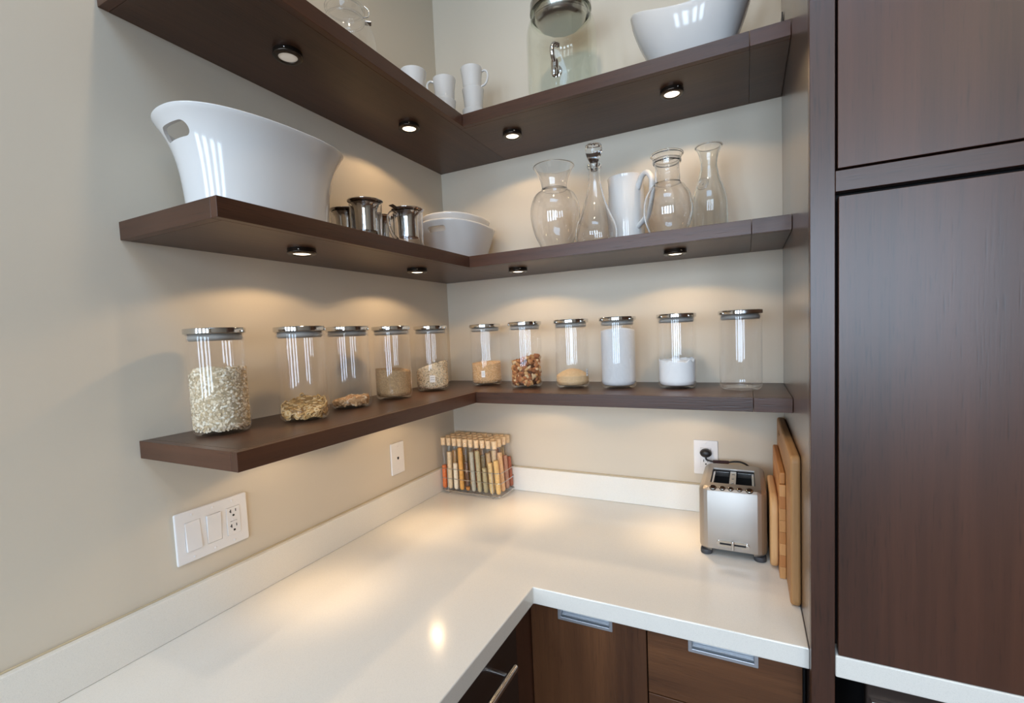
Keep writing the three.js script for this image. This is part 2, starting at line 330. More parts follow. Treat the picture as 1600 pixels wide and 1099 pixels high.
  const hd = obj('handle', tube([[0.676, CT - 0.090, 0.812], [0.676, CT - 0.090, 1.26]], 0.0075, 4, 16), M.steel, dw);
  for (const z of [0.838, 1.234]) obj('standoff', tube([[0.634, CT - 0.090, z], [0.673, CT - 0.090, z]], 0.005, 2, 12), M.steel, hd);
}

// ---------------------------------------------------------------- wall plates
function plateGeo(w, h) { return extrude(shapeRR(w, h, 0.004), 0.0062, 0.0028, 3, 6); }
function slotsFor(cy) { // one nema receptacle face: two slots and a round earth
  return [box(-0.0075, -0.0053, cy + 0.0005, cy + 0.0085, 0, 0.0004, 0), box(0.0050, 0.0068, cy + 0.0015, cy + 0.0080, 0, 0.0004, 0), new THREE.CylinderGeometry(0.0026, 0.0026, 0.0004, 16).rotateX(Math.PI / 2).translate(0, cy - 0.0065, 0.0002)];
}
function screwsOf(t, xs, ys) { for (const x of xs) for (const y of ys) { const s = obj('screw', new THREE.SphereGeometry(0.0032, 14, 8).scale(1, 1, 0.35).translate(x, y, 0.0062), M.plastic, t); } }
{
  // left wall: local +z points out of the wall (+x)
  const t = thing('switch_plate', 'white triple wall plate with two rocker switches and an outlet', 'switch plate', [0.0003, CT + 0.2024, 1.0195], Math.PI / 2);
  const Wd = 0.165;
  obj('plate', cut(plateGeo(Wd, 0.117), ...[-0.046, 0, 0.046].map(x => box(x - 0.0168, x + 0.0168, -0.0335, 0.0335, 0.002, 0.02, 0))), M.plastic, t);
  for (const x of [-0.046, 0]) {
    const r = new RoundedBoxGeometry(0.0325, 0.066, 0.006, 2, 0.0012); r.rotateX(x ? -0.055 : 0.055); r.translate(x, 0, 0.0055);
    obj('rocker_switch', r, M.plastic, t);
  }
  const o = obj('outlet', box(0.046 - 0.0163, 0.046 + 0.0163, -0.0330, 0.0330, 0.002, 0.0078, 0.001), M.plastic, t);
  obj('slot', [...slotsFor(0.0205), ...slotsFor(-0.0155), box(-0.0085, 0.0075, -0.0005, 0.0005, 0, 0.0003, 0)].map(g => g.translate(0.046, -0.001, 0.0078)), M.slot, o);
  // the larger receptacles carry a sideways slot arm
  for (const y of [0.0259, -0.0101]) obj('slot_arm', box(-0.0100, -0.0060, y - 0.0009, y + 0.0009, 0, 0.0004, 0).translate(0.046, -0.002, 0.0078), M.slot, o);
  obj('button', [box(-0.004, 0.006, 0.0015, 0.0062, 0, 0.0011, 0.0004), box(-0.004, 0.006, -0.0055, -0.0008, 0, 0.0011, 0.0004)].map(g => g.translate(0.046, 0, 0.0078)), M.plastic, o);
  screwsOf(t, [-0.046, 0, 0.046], [-0.0485, 0.0485]);
}
{
  const t = thing('phone_plate', 'narrow white wall plate with one tiny jack above the worktop', 'wall plate', [0.0003, CT + 0.1985, 0.3725], Math.PI / 2);
  obj('plate', plateGeo(0.069, 0.1135), M.plastic, t);
  obj('jack', [box(-0.0045, 0.0045, -0.003, 0.0045, 0.0060, 0.0066, 0), box(-0.0022, 0.0022, -0.005, -0.003, 0.0060, 0.0066, 0)], M.slot, t);
  obj('rim', box(-0.012, 0.012, -0.021, -0.0195, 0.0061, 0.0067, 0.0002), M.plastic, t);
  screwsOf(t, [0], [-0.042, 0.042]);
}
{
  const t = thing('wall_outlet', 'white wall outlet plate behind the toaster with a black plug in it', 'outlet', [1.0022, CT + 0.1856, 0.0003]);
  obj('plate', cut(plateGeo(0.0755, 0.1155), box(-0.0168, 0.0168, -0.0335, 0.0335, 0.002, 0.02, 0)), M.plastic, t);
  const o = obj('receptacle', box(-0.0163, 0.0163, -0.033, 0.033, 0.002, 0.0072, 0.001), M.plastic, t);
  obj('slot', [...slotsFor(0.0175), ...slotsFor(-0.0155)].map(g => g.translate(0, 0, 0.0072)), M.slot, o);
  screwsOf(t, [0], [-0.0485, 0.0485]);
}

// ---------------------------------------------------------------- glass storage jars on the lowest shelf
const JY = SH[0] + ST + 0.0004;
const JR = 0.0565, JH = 0.214;
const jarGlass = lathe([[0, 0.004], [0.030, 0.003], [0.044, 0.0008], [0.047, 0.0006], [0.051, 0.003], [0.0545, 0.008], [0.0562, 0.015], [JR, 0.022], [JR, 0.206], [0.0560, 0.2115], [0.0545, JH], [0.0530, 0.2115], [0.0530, 0.200]], 64);
const jarFoot = lathe([[0, 0.0075], [0.040, 0.0075], [0.049, 0.009], [0.0535, 0.014], [0.0545, 0.021]], 48);
const lidG = lathe([[0, 0.2268], [0.052, 0.2272], [0.0572, 0.2268], [0.0585, 0.2255], [0.0585, 0.2165], [0.0578, 0.2152], [0.054, 0.2148], [0, 0.2148]], 64);
const stopG = lathe([[0, 0.2146], [0.0505, 0.2146], [0.0505, 0.2085], [0.0518, 0.2070], [0.0518, 0.2055], [0.0500, 0.2040], [0.0490, 0.2005], [0, 0.2000]], 48);
const JARS = [
  [0.0984, 1.0361, 'lidded glass jar of rolled oats, nearest the open shelf end'],
  [0.1502, 0.8640, 'lidded glass jar with a low slope of cereal rings'],
  [0.1197, 0.6831, 'lidded glass jar with a shallow layer of sliced almonds'],
  [0.1226, 0.5046, 'lidded glass jar half full of fine tan grain'],
  [0.1293, 0.3080, 'lidded glass jar of pale grain flecked with black, bearing a white sticker'],
  [0.2478, 0.1278, 'lidded glass jar of pale golden grain with a small sticker, nearest the back corner'],
  [0.4333, 0.1720, 'lidded glass jar half full of mixed brown nuts'],
  [0.5999, 0.1618, 'lidded glass jar with a low smooth mound of beige meal'],
  [0.7564, 0.1602, 'lidded glass jar filled with white sugar almost to its lid'],
  [0.9344, 0.1447, 'lidded glass jar about half full of white flour'],
  [1.1118, 0.1619, 'empty lidded glass jar next to the tall cabinet']];
{
  let first;
  JARS.forEach(([x, z, label], k) => {
    let t;
    if (!first) {
      t = first = thing('glass_jar', label, 'jar', [x, JY, z], 0, 'storage jars on the lowest shelf');
      obj('glass_body', jarGlass, M.glass, t); obj('glass_floor', jarFoot, M.glass, t);
      const l = obj('lid', lidG, M.chrome, t); obj('stopper', stopG, M.seal, l);
    } else t = copyOf(first, [x, JY, z], k * 0.7, label);
  });
  for (const [k, a, y, w] of [[4, 0.62, 0.045, 0.019], [5, 0.28, 0.045, 0.014], [7, 1.35, 0.05, 0.012]]) {   // little printed stickers
    const [x, z] = JARS[k];
    const jar = scene.children.find(o => o.name === 'glass_jar' + '_' + String(k).padStart(3, '0'));
    const r = JR + 0.0004, dth = w / r, g = new THREE.CylinderGeometry(r, r, 0.024, 12, 1, true, a - dth / 2, dth).translate(0, y, 0);
    const turn = jar.rotation.y; g.rotateY(-turn);
    const s = obj('sticker', g, M.label, jar);
    obj('print', [0.004, -0.003].map(dy => new THREE.CylinderGeometry(r + 0.0003, r + 0.0003, 0.0016, 10, 1, true, a - dth * 0.35, dth * 0.7).translate(0, y + dy, 0).rotateY(-turn)), M.print, s);
  }
}
// a filling: the body of the heap inside a jar, plus loose pieces on its skin
const FR = 0.0532;
function fillCore(top, color, jit = 0.08, nth = 72, R = FR) {
  const P = [], C = [], I = [], rows = [];
  const ring = (rad, yf) => { const r = []; for (let i = 0; i < nth; i++) { const th = i / nth * Math.PI * 2; r.push(P.length / 3); const y = yf(th, rad); P.push(rad * Math.sin(th), y, rad * Math.cos(th)); const k = 1 + rr(-jit, jit); C.push(color.r * k, color.g * k, color.b * k); } rows.push(r); };
  for (const [r, y] of [[0.004, 0.0085], [0.036, 0.0085], [0.046, 0.0098], [0.0505, 0.0135], [0.0525, 0.019]]) ring(r * R / FR, (th) => Math.min(y, top(th, r) ));
  const N = 22; for (let k = 1; k <= N; k++) ring(R, (th) => 0.019 + (Math.max(top(th, R), 0.0195) - 0.019) * k / N);
  for (let k = 1; k <= 14; k++) { const r = R * (1 - k / 14.3); ring(r, (th) => Math.max(top(th, r), 0.0195)); }
  for (let a = 0; a < rows.length - 1; a++) for (let i = 0; i < nth; i++) { const j = (i + 1) % nth, A = rows[a][i], B = rows[a][j], Cc = rows[a + 1][i], D = rows[a + 1][j]; I.push(A, B, Cc, B, D, Cc); }
  const g = new THREE.BufferGeometry(); g.setAttribute('position', new THREE.Float32BufferAttribute(P, 3)); g.setAttribute('color', new THREE.Float32BufferAttribute(C, 3)); g.setAttribute('uv', new THREE.Float32BufferAttribute(new Float32Array(P.length / 3 * 2), 2)); g.setIndex(I); g.computeVertexNormals(); return g;
}
function scatter(geos, n, top, colors, { R = FR, depth = 0.001, flat = 0, scale = [0.8, 1.2], share = 0.25 } = {}) {
  const out = [], m = new THREE.Matrix4(), q = new THREE.Quaternion(), e = new THREE.Euler();
  for (let k = 0; k < n; k++) {
    const th = rr(0, Math.PI * 2); let p, nrm;
    if (rnd() < share) { const r = R * Math.sqrt(rnd()) * 0.97; p = new THREE.Vector3(r * Math.sin(th), top(th, r) - depth * rnd(), r * Math.cos(th)); nrm = new THREE.Vector3(0, 1, 0); }
    else { const h = Math.max(top(th, R), 0.012); const y = rr(0.0105, h), rd = R - depth * rnd() - (y < 0.017 ? (0.017 - y) * 0.6 : 0); p = new THREE.Vector3(rd * Math.sin(th), y, rd * Math.cos(th)); nrm = new THREE.Vector3(Math.sin(th), 0, Math.cos(th)); }
    const qa = new THREE.Quaternion().setFromUnitVectors(new THREE.Vector3(0, 0, 1), nrm);
    e.set(rr(-1, 1) * (1 - flat) * 1.5, rr(-1, 1) * (1 - flat) * 1.5, rr(0, 6.28)); q.setFromEuler(e); q.premultiply(qa);
    const s = rr(...scale); m.compose(p, q, new THREE.Vector3(s, s, s));
    const g = geos[Math.floor(rnd() * geos.length)].clone().applyMatrix4(m);
    const c = colors[Math.floor(rnd() * colors.length)], b = 1 + rr(-0.12, 0.12);
    tint(g, new THREE.Color(c.r * b, c.g * b, c.b * b)); out.push(g);
  }
  return out;
}
function filling(name, k, label, core, pieces, mat = M.grain) {
  const [x, z] = JARS[k];
  const g = mergeGeometries([core, ...pieces].filter(Boolean).map(o => { const c = clean(o); return c; }));
  const o = obj(name, g, mat); o.position.set(x, JY, z); o.userData.kind = 'stuff'; return tag(o, label, 'food');
}
{
  const flake = [0, 1, 2].map(() => { const g = new THREE.SphereGeometry(0.0042, 7, 4); g.scale(1, rr(0.65, 0.85), 0.18); const p = g.attributes.position; for (let i = 0; i < p.count; i++) p.setZ(i, p.getZ(i) + (p.getX(i) ** 2 - p.getY(i) ** 2) * 40); g.computeVertexNormals(); return g; });
  const oatTop = (th, r) => 0.135 + 0.010 * Math.sin(th + 0.3) * r / FR + 0.003 * Math.sin(3 * th) + 0.004 * (1 - r / FR);
  filling('rolled_oats', 0, 'pale rolled oats filling more than half of the nearest jar', fillCore(oatTop, hex('#b8a382'), 0.15), scatter(flake, 3600, oatTop, ['#e8d8bd', '#dfcaa9', '#efe2cb', '#cfb690', '#e4d1b2'].map(h => hex(h)), { depth: 0.0014, flat: 0.70, share: 0.16 }));
  const ringTop = (th, r) => { const s = Math.sin(th - 2.25) * r / FR; return Math.max(0.019, 0.036 + 0.018 * s + 0.003 * Math.sin(5 * th)); };
  const torus = [new THREE.TorusGeometry(0.0047, 0.0020, 7, 13)];
  filling('cereal_rings', 1, 'tan ring-shaped oat cereal sloping across the bottom of a jar', fillCore(ringTop, hex('#a8824e'), 0.1, 48, FR - 0.005), scatter(torus, 260, ringTop, ['#d9b27a', '#cfa468', '#e0bd8a', '#c89a5c'].map(h => hex(h)), { R: FR - 0.0024, depth: 0.0026, flat: 0.78, share: 0.4, scale: [0.9, 1.1] }));
  const slice = [0, 1].map(() => { const g = new THREE.SphereGeometry(0.0085, 10, 5); g.scale(1, 0.6, 0.12); const p = g.attributes.position; for (let i = 0; i < p.count; i++) p.setZ(i, p.getZ(i) + p.getX(i) ** 2 * 14); g.computeVertexNormals(); return g; });
  const almTop = (th, r) => 0.0205 + 0.014 * Math.max(0, 1 - r / FR * 0.8) + 0.007 * Math.sin(th - 0.3) * r / FR;
  filling('sliced_almonds', 2, 'sliced almonds lying in a thin heap on the jar floor', fillCore(almTop, hex('#c79c6e'), 0.1, 48, FR - 0.004), scatter(slice, 300, almTop, ['#e8c79c', '#dcb283', '#f0d6b2', '#d2a06c', '#e3bd8e'].map(h => hex(h)), { R: FR - 0.0045, depth: 0.002, flat: 0.75, share: 0.5, scale: [0.7, 1.0] }));
  const seedG = [new THREE.OctahedronGeometry(0.0011, 0).scale(1.3, 0.9, 0.8)];
  const tanTop = (th, r) => 0.090 + 0.006 * Math.sin(th + 2.4) * (r / FR) ** 2 + 0.006 * (1 - (r / FR) ** 2);
  filling('fine_grain', 3, 'fine tan grain half filling the fourth jar from the shelf end', fillCore(tanTop, hex('#b8966c'), 0.2, 96), scatter(seedG, 5200, tanTop, ['#c9a67c', '#b89468', '#d6b68e', '#a88458'].map(h => hex(h)), { depth: 0.0004, flat: 0.2, share: 0.3 }));
  const speckTop = (th, r) => 0.088 + 0.017 * Math.sin(th - 0.15) * r / FR;
  filling('speckled_rice', 4, 'pale grain flecked with black and brown, sloping up inside a jar', fillCore(speckTop, hex('#e0cba8'), 0.2, 96), scatter([seedG[0].clone().scale(1.9, 1.3, 1.3)], 3000, speckTop, ['#eee0c8', '#e6d4b4', '#e0c8a0', '#f2e8d6', '#e8d8bc', '#b98c58', '#2c1e18', '#3a261c'].map(h => hex(h)), { depth: 0.0006, flat: 0.2, share: 0.25 }));
  const goldTop = (th, r) => 0.084 - 0.003 * Math.cos(th) * r / FR;
  filling('golden_grain', 5, 'pale golden grain with a level top near the back corner', fillCore(goldTop, hex('#d0a878'), 0.2, 96), scatter([seedG[0].clone().scale(1.4, 1.1, 1.1)], 4200, goldTop, ['#e6c49a', '#dab284', '#f0d8b8', '#c99a66'].map(h => hex(h)), { depth: 0.0005, flat: 0.2, share: 0.3 }));
  const nut = [0, 1, 2, 3].map(i => { const g = new THREE.SphereGeometry(0.0078, 9, 7); g.scale(1.25, 0.82, 0.7); const p = g.attributes.position; for (let j = 0; j < p.count; j++) { const s = 1 + 0.12 * perlin.noise(p.getX(j) * 300 + i * 9, p.getY(j) * 300, p.getZ(j) * 300); const tp = 1 - 0.3 * Math.max(0, p.getX(j) / 0.0098); p.setXYZ(j, p.getX(j) * s, p.getY(j) * s * tp, p.getZ(j) * s * tp); } g.computeVertexNormals(); return g; });
  const nutTop = (th, r) => 0.100 + 0.014 * Math.sin(th - 0.2) * r / FR + 0.003 * Math.sin(4 * th);
  filling('mixed_nuts', 6, 'mixed brown whole nuts heaped to half the height of a jar', fillCore(nutTop, hex('#5a3822'), 0.1, 48, FR - 0.010), scatter(nut, 430, nutTop, ['#a86c40', '#b97a4a', '#c9935c', '#935a34', '#d8a870', '#e2bf92', '#85502e', '#b06c40'].map(h => hex(h)), { R: FR - 0.0065, depth: 0.004, flat: 0.5, share: 0.3 }));
  const mealTop = (th, r) => 0.040 + 0.022 * (1 - (r / FR) ** 2);
  filling('beige_meal', 7, 'smooth low mound of beige meal in a jar', fillCore(mealTop, hex('#d6b488'), 0.06, 72), scatter([seedG[0].clone().scale(0.7, 0.7, 0.7)], 1800, mealTop, ['#dcbc92', '#cfa97a', '#e6caa4'].map(h => hex(h)), { depth: 0.0002, flat: 0.3, share: 0.4 }));
  const sugarTop = (th, r) => 0.188 + 0.004 * Math.sin(2 * th + 1) * r / FR;
  filling('white_sugar', 8, 'white sugar filling one jar almost to its lid', fillCore(sugarTop, hex('#d2d2d2'), 0.03, 72), scatter([seedG[0].clone().scale(0.6, 0.6, 0.6)], 1500, sugarTop, ['#d8d8d8', '#cbcbcb'].map(h => hex(h)), { depth: 0.0002, flat: 0.3, share: 0.2 }));
  const flourTop = (th, r) => 0.083 + 0.010 * perlin.noise(Math.sin(th) * r * 60, 3.1, Math.cos(th) * r * 60) + 0.006 * Math.cos(th + 0.9) ** 4 * (r / FR) ** 3 + 0.010 * (1 - r / FR);
  filling('white_flour', 9, 'white flour with a lumpy top half filling a jar', fillCore(flourTop, hex('#f3f0ec'), 0.012, 96), []);
  const dregs = (th, r) => 0.0098;
}

// ---------------------------------------------------------------- white ceramics
// an oval vessel with a wall: half-lengths a (along local z) and b (along local x) by height, rim height by angle, handle slots cut through
function ovalVessel({ a, b, h, wall = 0.006, nth = 96, nh = 26, slots = [], foot = 0.006 }) {
  const P = [], I = [], rows = [], uvs = [];
  const ring = (f) => { const r = []; for (let i = 0; i < nth; i++) { const th = i / nth * Math.PI * 2; r.push(P.length / 3); P.push(...f(th)); uvs.push(i / nth, rows.length / 40); } rows.push(r); };
  const sup = (th, A, B) => { const c = Math.cos(th), s = Math.sin(th), n = 2.25; return [B * Math.sign(s) * Math.abs(s) ** (2 / n), A * Math.sign(c) * Math.abs(c) ** (2 / n)]; };
  for (const k of [0.02, 0.5, 0.9, 0.97]) ring(th => { const [x, z] = sup(th, a(0) * k, b(0) * k); return [x, k > 0.95 ? 0.0006 : 0, z]; });
  for (let k = 1; k <= nh; k++) ring(th => { const s = k / nh, [x, z] = sup(th, a(s), b(s)); return [x, 0.003 + s * (h(th) - 0.003), z]; });
  for (const [o, dy] of [[0.2, 0.0022], [0.5, 0.003], [0.8, 0.0022]]) ring(th => { const [x, z] = sup(th, a(1) - wall * o, b(1) - wall * o); return [x, h(th) + dy, z]; });
  for (let k = nh; k >= 1; k--) ring(th => { const s = k / nh, [x, z] = sup(th, a(s) - wall, b(s) - wall); return [x, Math.max(foot, 0.003 + s * (h(th) - 0.003)), z]; });
  for (const k of [0.85, 0.4, 0.02]) ring(th => { const [x, z] = sup(th, (a(0) - wall) * k, (b(0) - wall) * k); return [x, foot, z]; });
  for (let q = 0; q < rows.length - 1; q++) for (let i = 0; i < nth; i++) { const j = (i + 1) % nth; I.push(rows[q][i], rows[q][j], rows[q + 1][i], rows[q][j], rows[q + 1][j], rows[q + 1][i]); }
  for (const [row, flip] of [[rows[0], 1], [rows[rows.length - 1], 0]]) for (let i = 1; i < nth - 1; i++) flip ? I.push(row[0], row[i + 1], row[i]) : I.push(row[0], row[i], row[i + 1]);
  const g = new THREE.BufferGeometry(); g.setAttribute('position', new THREE.Float32BufferAttribute(P, 3)); g.setAttribute('uv', new THREE.Float32BufferAttribute(uvs, 2)); g.setIndex(I); g.computeVertexNormals();
  return slots.length ? cut(g, ...slots) : g;
}
function slotBrush(w, h, y, z, depth = 0.12) { return extrude(shapeRR(w, h, h * 0.48), depth, 0, 1, 10).translate(0, y, z - depth / 2); }
const Y2 = SH[1] + ST + 0.0004, Y3 = SH[2] + ST + 0.0004;
{
  const g = ovalVessel({ a: s => 0.148 + 0.013 * s + 0.033 * s ** 4, b: s => 0.100 + 0.016 * s + 0.024 * s ** 4, h: th => 0.181 + 0.012 * Math.cos(th) ** 2, wall: 0.007, slots: [slotBrush(0.080, 0.026, 0.156, 0.19), slotBrush(0.080, 0.026, 0.156, -0.19)] });
  const o = obj('oval_tub', g, M.white); o.position.set(0.158, Y2, 0.942); o.rotation.y = -0.04;
  tag(o, 'large white ceramic oval tub with a cut-out handle on the middle shelf', 'tub');
  const bowl = ovalVessel({ a: s => 0.115 + 0.045 * s, b: s => 0.085 + 0.040 * s, h: th => 0.121 + 0.009 * Math.cos(th) ** 2, wall: 0.006, slots: [slotBrush(0.066, 0.018, 0.102, 0.15), slotBrush(0.066, 0.018, 0.102, -0.15)] });
  const p1 = obj('oval_bowl', bowl, M.white); p1.position.set(0.192, Y2, 0.196); p1.rotation.y = 0.08;
  tag(p1, 'white oval bowl with a slot handle, the lower of two nested in the corner', 'bowl');
  const p2 = obj('oval_bowl', ovalVessel({ a: s => 0.105 + 0.036 * s, b: s => 0.075 + 0.034 * s, h: th => 0.118 + 0.004 * Math.cos(th) ** 2, wall: 0.005 }), M.white); p2.position.set(0.186, Y2 + 0.036, 0.188); p2.rotation.y = 0.08;
  tag(p2, 'plain white oval bowl nested inside the bowl with the slot handle', 'bowl');
  const boat = ovalVessel({ a: s => 0.088 + 0.080 * Math.sin(s * 1.35), b: s => 0.062 + 0.055 * Math.sin(s * 1.35), h: th => 0.122 + 0.130 * Math.max(0, -Math.cos(th)) ** 1.7 + 0.060 * Math.max(0, Math.cos(th)) ** 1.7, wall: 0.006, nth: 112, slots: [slotBrush(0.05, 0.014, 0.142, 0.16)] });
  const b = obj('boat_bowl', boat, M.white); b.position.set(1.001, Y3, 0.205); b.rotation.y = -Math.PI / 2;
  tag(b, 'big white boat-shaped ceramic bowl with one raised end on the top shelf', 'bowl');
}
// white mugs on the top shelf
{
  const prof = [[0, 0.003], [0.022, 0.002], [0.026, 0], [0.0285, 0.002], [0.0305, 0.010], [0.0325, 0.030], [0.0345, 0.055], [0.0375, 0.076], [0.0385, 0.0835], [0.0380, 0.0850], [0.0368, 0.0838], [0.0345, 0.070], [0.0310, 0.050], [0.0290, 0.020], [0.025, 0.008], [0, 0.007]];
  const handle = tube([[0.0350, 0.0740, 0], [0.0460, 0.0775, 0], [0.0560, 0.0690, 0], [0.0560, 0.0500, 0], [0.0470, 0.0310, 0], [0.0322, 0.0230, 0]], 0.0038, 28, 10);
  const make = (label, group) => { const t = thing('white_mug', label, 'mug', [0, 0, 0], 0, group); obj('cup', lathe(prof, 48), M.white, t); obj('handle', handle, M.white, t); return t; };
  const m0 = make('single white mug near the edge of the top shelf, apart from the stacks', 'white mugs on the top shelf'); m0.position.set(0.244, Y3, 0.478); m0.rotation.y = 2.5;
  const dy = 0.071;
  const S2 = [0.222, 0.284], S3 = [0.270, 0.176];
  copyOf(m0, [S2[0], Y3, S2[1]], 2.2, 'white mug at the bottom of the two-mug stack on the top shelf');
  copyOf(m0, [S2[0] + 0.002, Y3 + dy, S2[1] - 0.001], 3.75, 'white mug on top of the two-mug stack, its handle turned away from the three-mug stack');
  copyOf(m0, [S3[0], Y3, S3[1]], 0.45, 'white mug at the bottom of the three-mug stack, behind the shelf corner');
  copyOf(m0, [S3[0] + 0.0025, Y3 + dy, S3[1]], 2.1, 'middle white mug of the three-mug stack on the top shelf');
  copyOf(m0, [S3[0] + 0.0005, Y3 + 2 * dy, S3[1] + 0.001], 0.35, 'topmost white mug of the three-mug stack, its handle sticking out');
}
// white pitcher among the glassware
{
  const t = thing('white_pitcher', 'white ceramic pitcher with a thick looped handle behind the glass carafes', 'pitcher', [0.785, Y2, 0.110], 0);
  const g = lathe([...smooth([[0.046, 0], [0.052, 0.02], [0.0565, 0.07], [0.0575, 0.13], [0.056, 0.18], [0.0565, 0.212], [0.0580, 0.224]], 30), [0.0570, 0.2255], [0.0545, 0.223], [0.052, 0.18], [0.0535, 0.12], [0.050, 0.02], [0.04, 0.008], [0, 0.007]], 56);
  const p = g.attributes.position;                                    // a small pouring lip
  for (let i = 0; i < p.count; i++) { const y = p.getY(i), a = Math.atan2(-p.getX(i) * 0.83 + p.getZ(i) * 0.55, -p.getX(i) * 0.55 - p.getZ(i) * 0.83), k = Math.exp(-a * a * 9) * Math.max(0, (y - 0.18) / 0.045) ** 2; p.setX(i, p.getX(i) * (1 + 0.22 * k)); p.setZ(i, p.getZ(i) * (1 + 0.22 * k)); p.setY(i, y + 0.006 * k); }
  g.computeVertexNormals();
  obj('body', [g, new THREE.CircleGeometry(0.046, 40).rotateX(Math.PI / 2)], M.white, t);
  const h = tube([[0.044, 0.180, 0.030], [0.058, 0.208, 0.042], [0.076, 0.214, 0.056], [0.092, 0.190, 0.068], [0.089, 0.140, 0.066], [0.072, 0.085, 0.053], [0.044, 0.062, 0.034]], 0.0085, 40, 14);
  obj('handle', h, M.white, t);
}

// ---------------------------------------------------------------- glassware on the middle shelf
{
  // a blown shell: the outer profile, then the inner one back down to the floor
  const shell = (pts, w = 0.0022, floor = 0.006) => [...pts, ...pts.slice().reverse().map(([r, y], k) => [Math.max(r - w, 0), Math.max(y + (k ? 0 : 0.0006), floor)])];
  const v = thing('glass_vase', 'round-bellied clear glass vase with a flared neck', 'vase', [0.578, Y2, 0.212]);
  obj('body', lathe(shell([[0, 0.0012], [0.036, 0.0008], ...smooth([[0.044, 0.001], [0.052, 0.02], [0.070, 0.062], [0.0795, 0.110], [0.077, 0.150], [0.064, 0.180], [0.047, 0.193], [0.0405, 0.200], [0.041, 0.212], [0.046, 0.233], [0.055, 0.253], [0.0655, 0.270]], 60)]), 72), M.solidGlass, v);
  obj('rim', new THREE.TorusGeometry(0.0655, 0.0012, 8, 72).rotateX(Math.PI / 2).translate(0, 0.2705, 0), M.solidGlass, v);
  obj('neck_ring', new THREE.TorusGeometry(0.0410, 0.0012, 8, 72).rotateX(Math.PI / 2).translate(0, 0.199, 0), M.solidGlass, v);

  const d = thing('glass_decanter', 'slender clear glass decanter with a round stopper', 'decanter', [0.717, Y2, 0.232]);
  obj('body', lathe(shell([[0, 0.0012], [0.035, 0.0008], ...smooth([[0.046, 0.001], [0.058, 0.010], [0.0635, 0.032], [0.0600, 0.062], [0.045, 0.098], [0.031, 0.135], [0.0215, 0.175], [0.0175, 0.210], [0.0172, 0.232]], 60), [0.0205, 0.2345], [0.0220, 0.239], [0.0205, 0.2435], [0.0180, 0.2445]], 0.0026, 0.008), 64), M.solidGlass, d);
  obj('stopper', lathe([[0, 0.225], [0.010, 0.225], [0.0115, 0.243], [0.012, 0.250], ...smooth([[0.0125, 0.252], [0.018, 0.262], [0.0245, 0.279], [0.0255, 0.291], [0.0225, 0.300]], 20), [0.020, 0.3015], [0, 0.3015]], 48), M.solidGlass, d);
  obj('stopper_ring', new THREE.TorusGeometry(0.0225, 0.0018, 8, 56).rotateX(Math.PI / 2).translate(0, 0.3000, 0), M.solidGlass, d);

  const c = thing('round_carafe', 'clear glass carafe with a round belly and a short wide neck', 'carafe', [0.929, Y2, 0.225]);
  obj('body', lathe(shell([[0, 0.0012], [0.034, 0.0008], ...smooth([[0.040, 0.001], [0.052, 0.015], [0.065, 0.050], [0.0680, 0.085], [0.062, 0.118], [0.047, 0.143], [0.0365, 0.152], [0.0345, 0.165], [0.0340, 0.195], [0.0355, 0.208], [0.040, 0.223], [0.0435, 0.231]], 64)], 0.0028, 0.007), 72), M.solidGlass, c);
  obj('rim', new THREE.TorusGeometry(0.0430, 0.0030, 10, 72).rotateX(Math.PI / 2).translate(0, 0.2325, 0), M.solidGlass, c);
  obj('neck_ring', new THREE.TorusGeometry(0.0375, 0.0020, 8, 72).scale(1, 1, 2.6).rotateX(Math.PI / 2).translate(0, 0.214, 0), M.solidGlass, c);
  obj('neck_ring', new THREE.TorusGeometry(0.0355, 0.0014, 8, 72).rotateX(Math.PI / 2).translate(0, 0.1525, 0), M.solidGlass, c);

  const k = thing('milk_carafe', 'tall clear glass milk carafe with a raised round seal, nearest the tall cabinet', 'carafe', [1.036, Y2, 0.166], 0);
  obj('body', lathe(shell([[0, 0.0012], [0.040, 0.0008], ...smooth([[0.046, 0.001], [0.0485, 0.012], [0.0485, 0.060], [0.0475, 0.095], [0.041, 0.128], [0.030, 0.160], [0.0235, 0.188], [0.0225, 0.205], [0.0255, 0.226], [0.031, 0.242], [0.0360, 0.252]], 60)], 0.0032, 0.008), 72), M.blueSolid, k);
  obj('rim', new THREE.TorusGeometry(0.0360, 0.0018, 8, 64).rotateX(Math.PI / 2).translate(0, 0.2525, 0), M.solidGlass, k);
  const s = obj('seal', [new THREE.TorusGeometry(0.0145, 0.0027, 10, 40), new THREE.SphereGeometry(0.0022, 10, 8).scale(1, 1.6, 0.5)].map(g => g.rotateX(-0.28).translate(0, 0.141, 0.0395).rotateY(-0.38)), M.solidGlass, k);
}
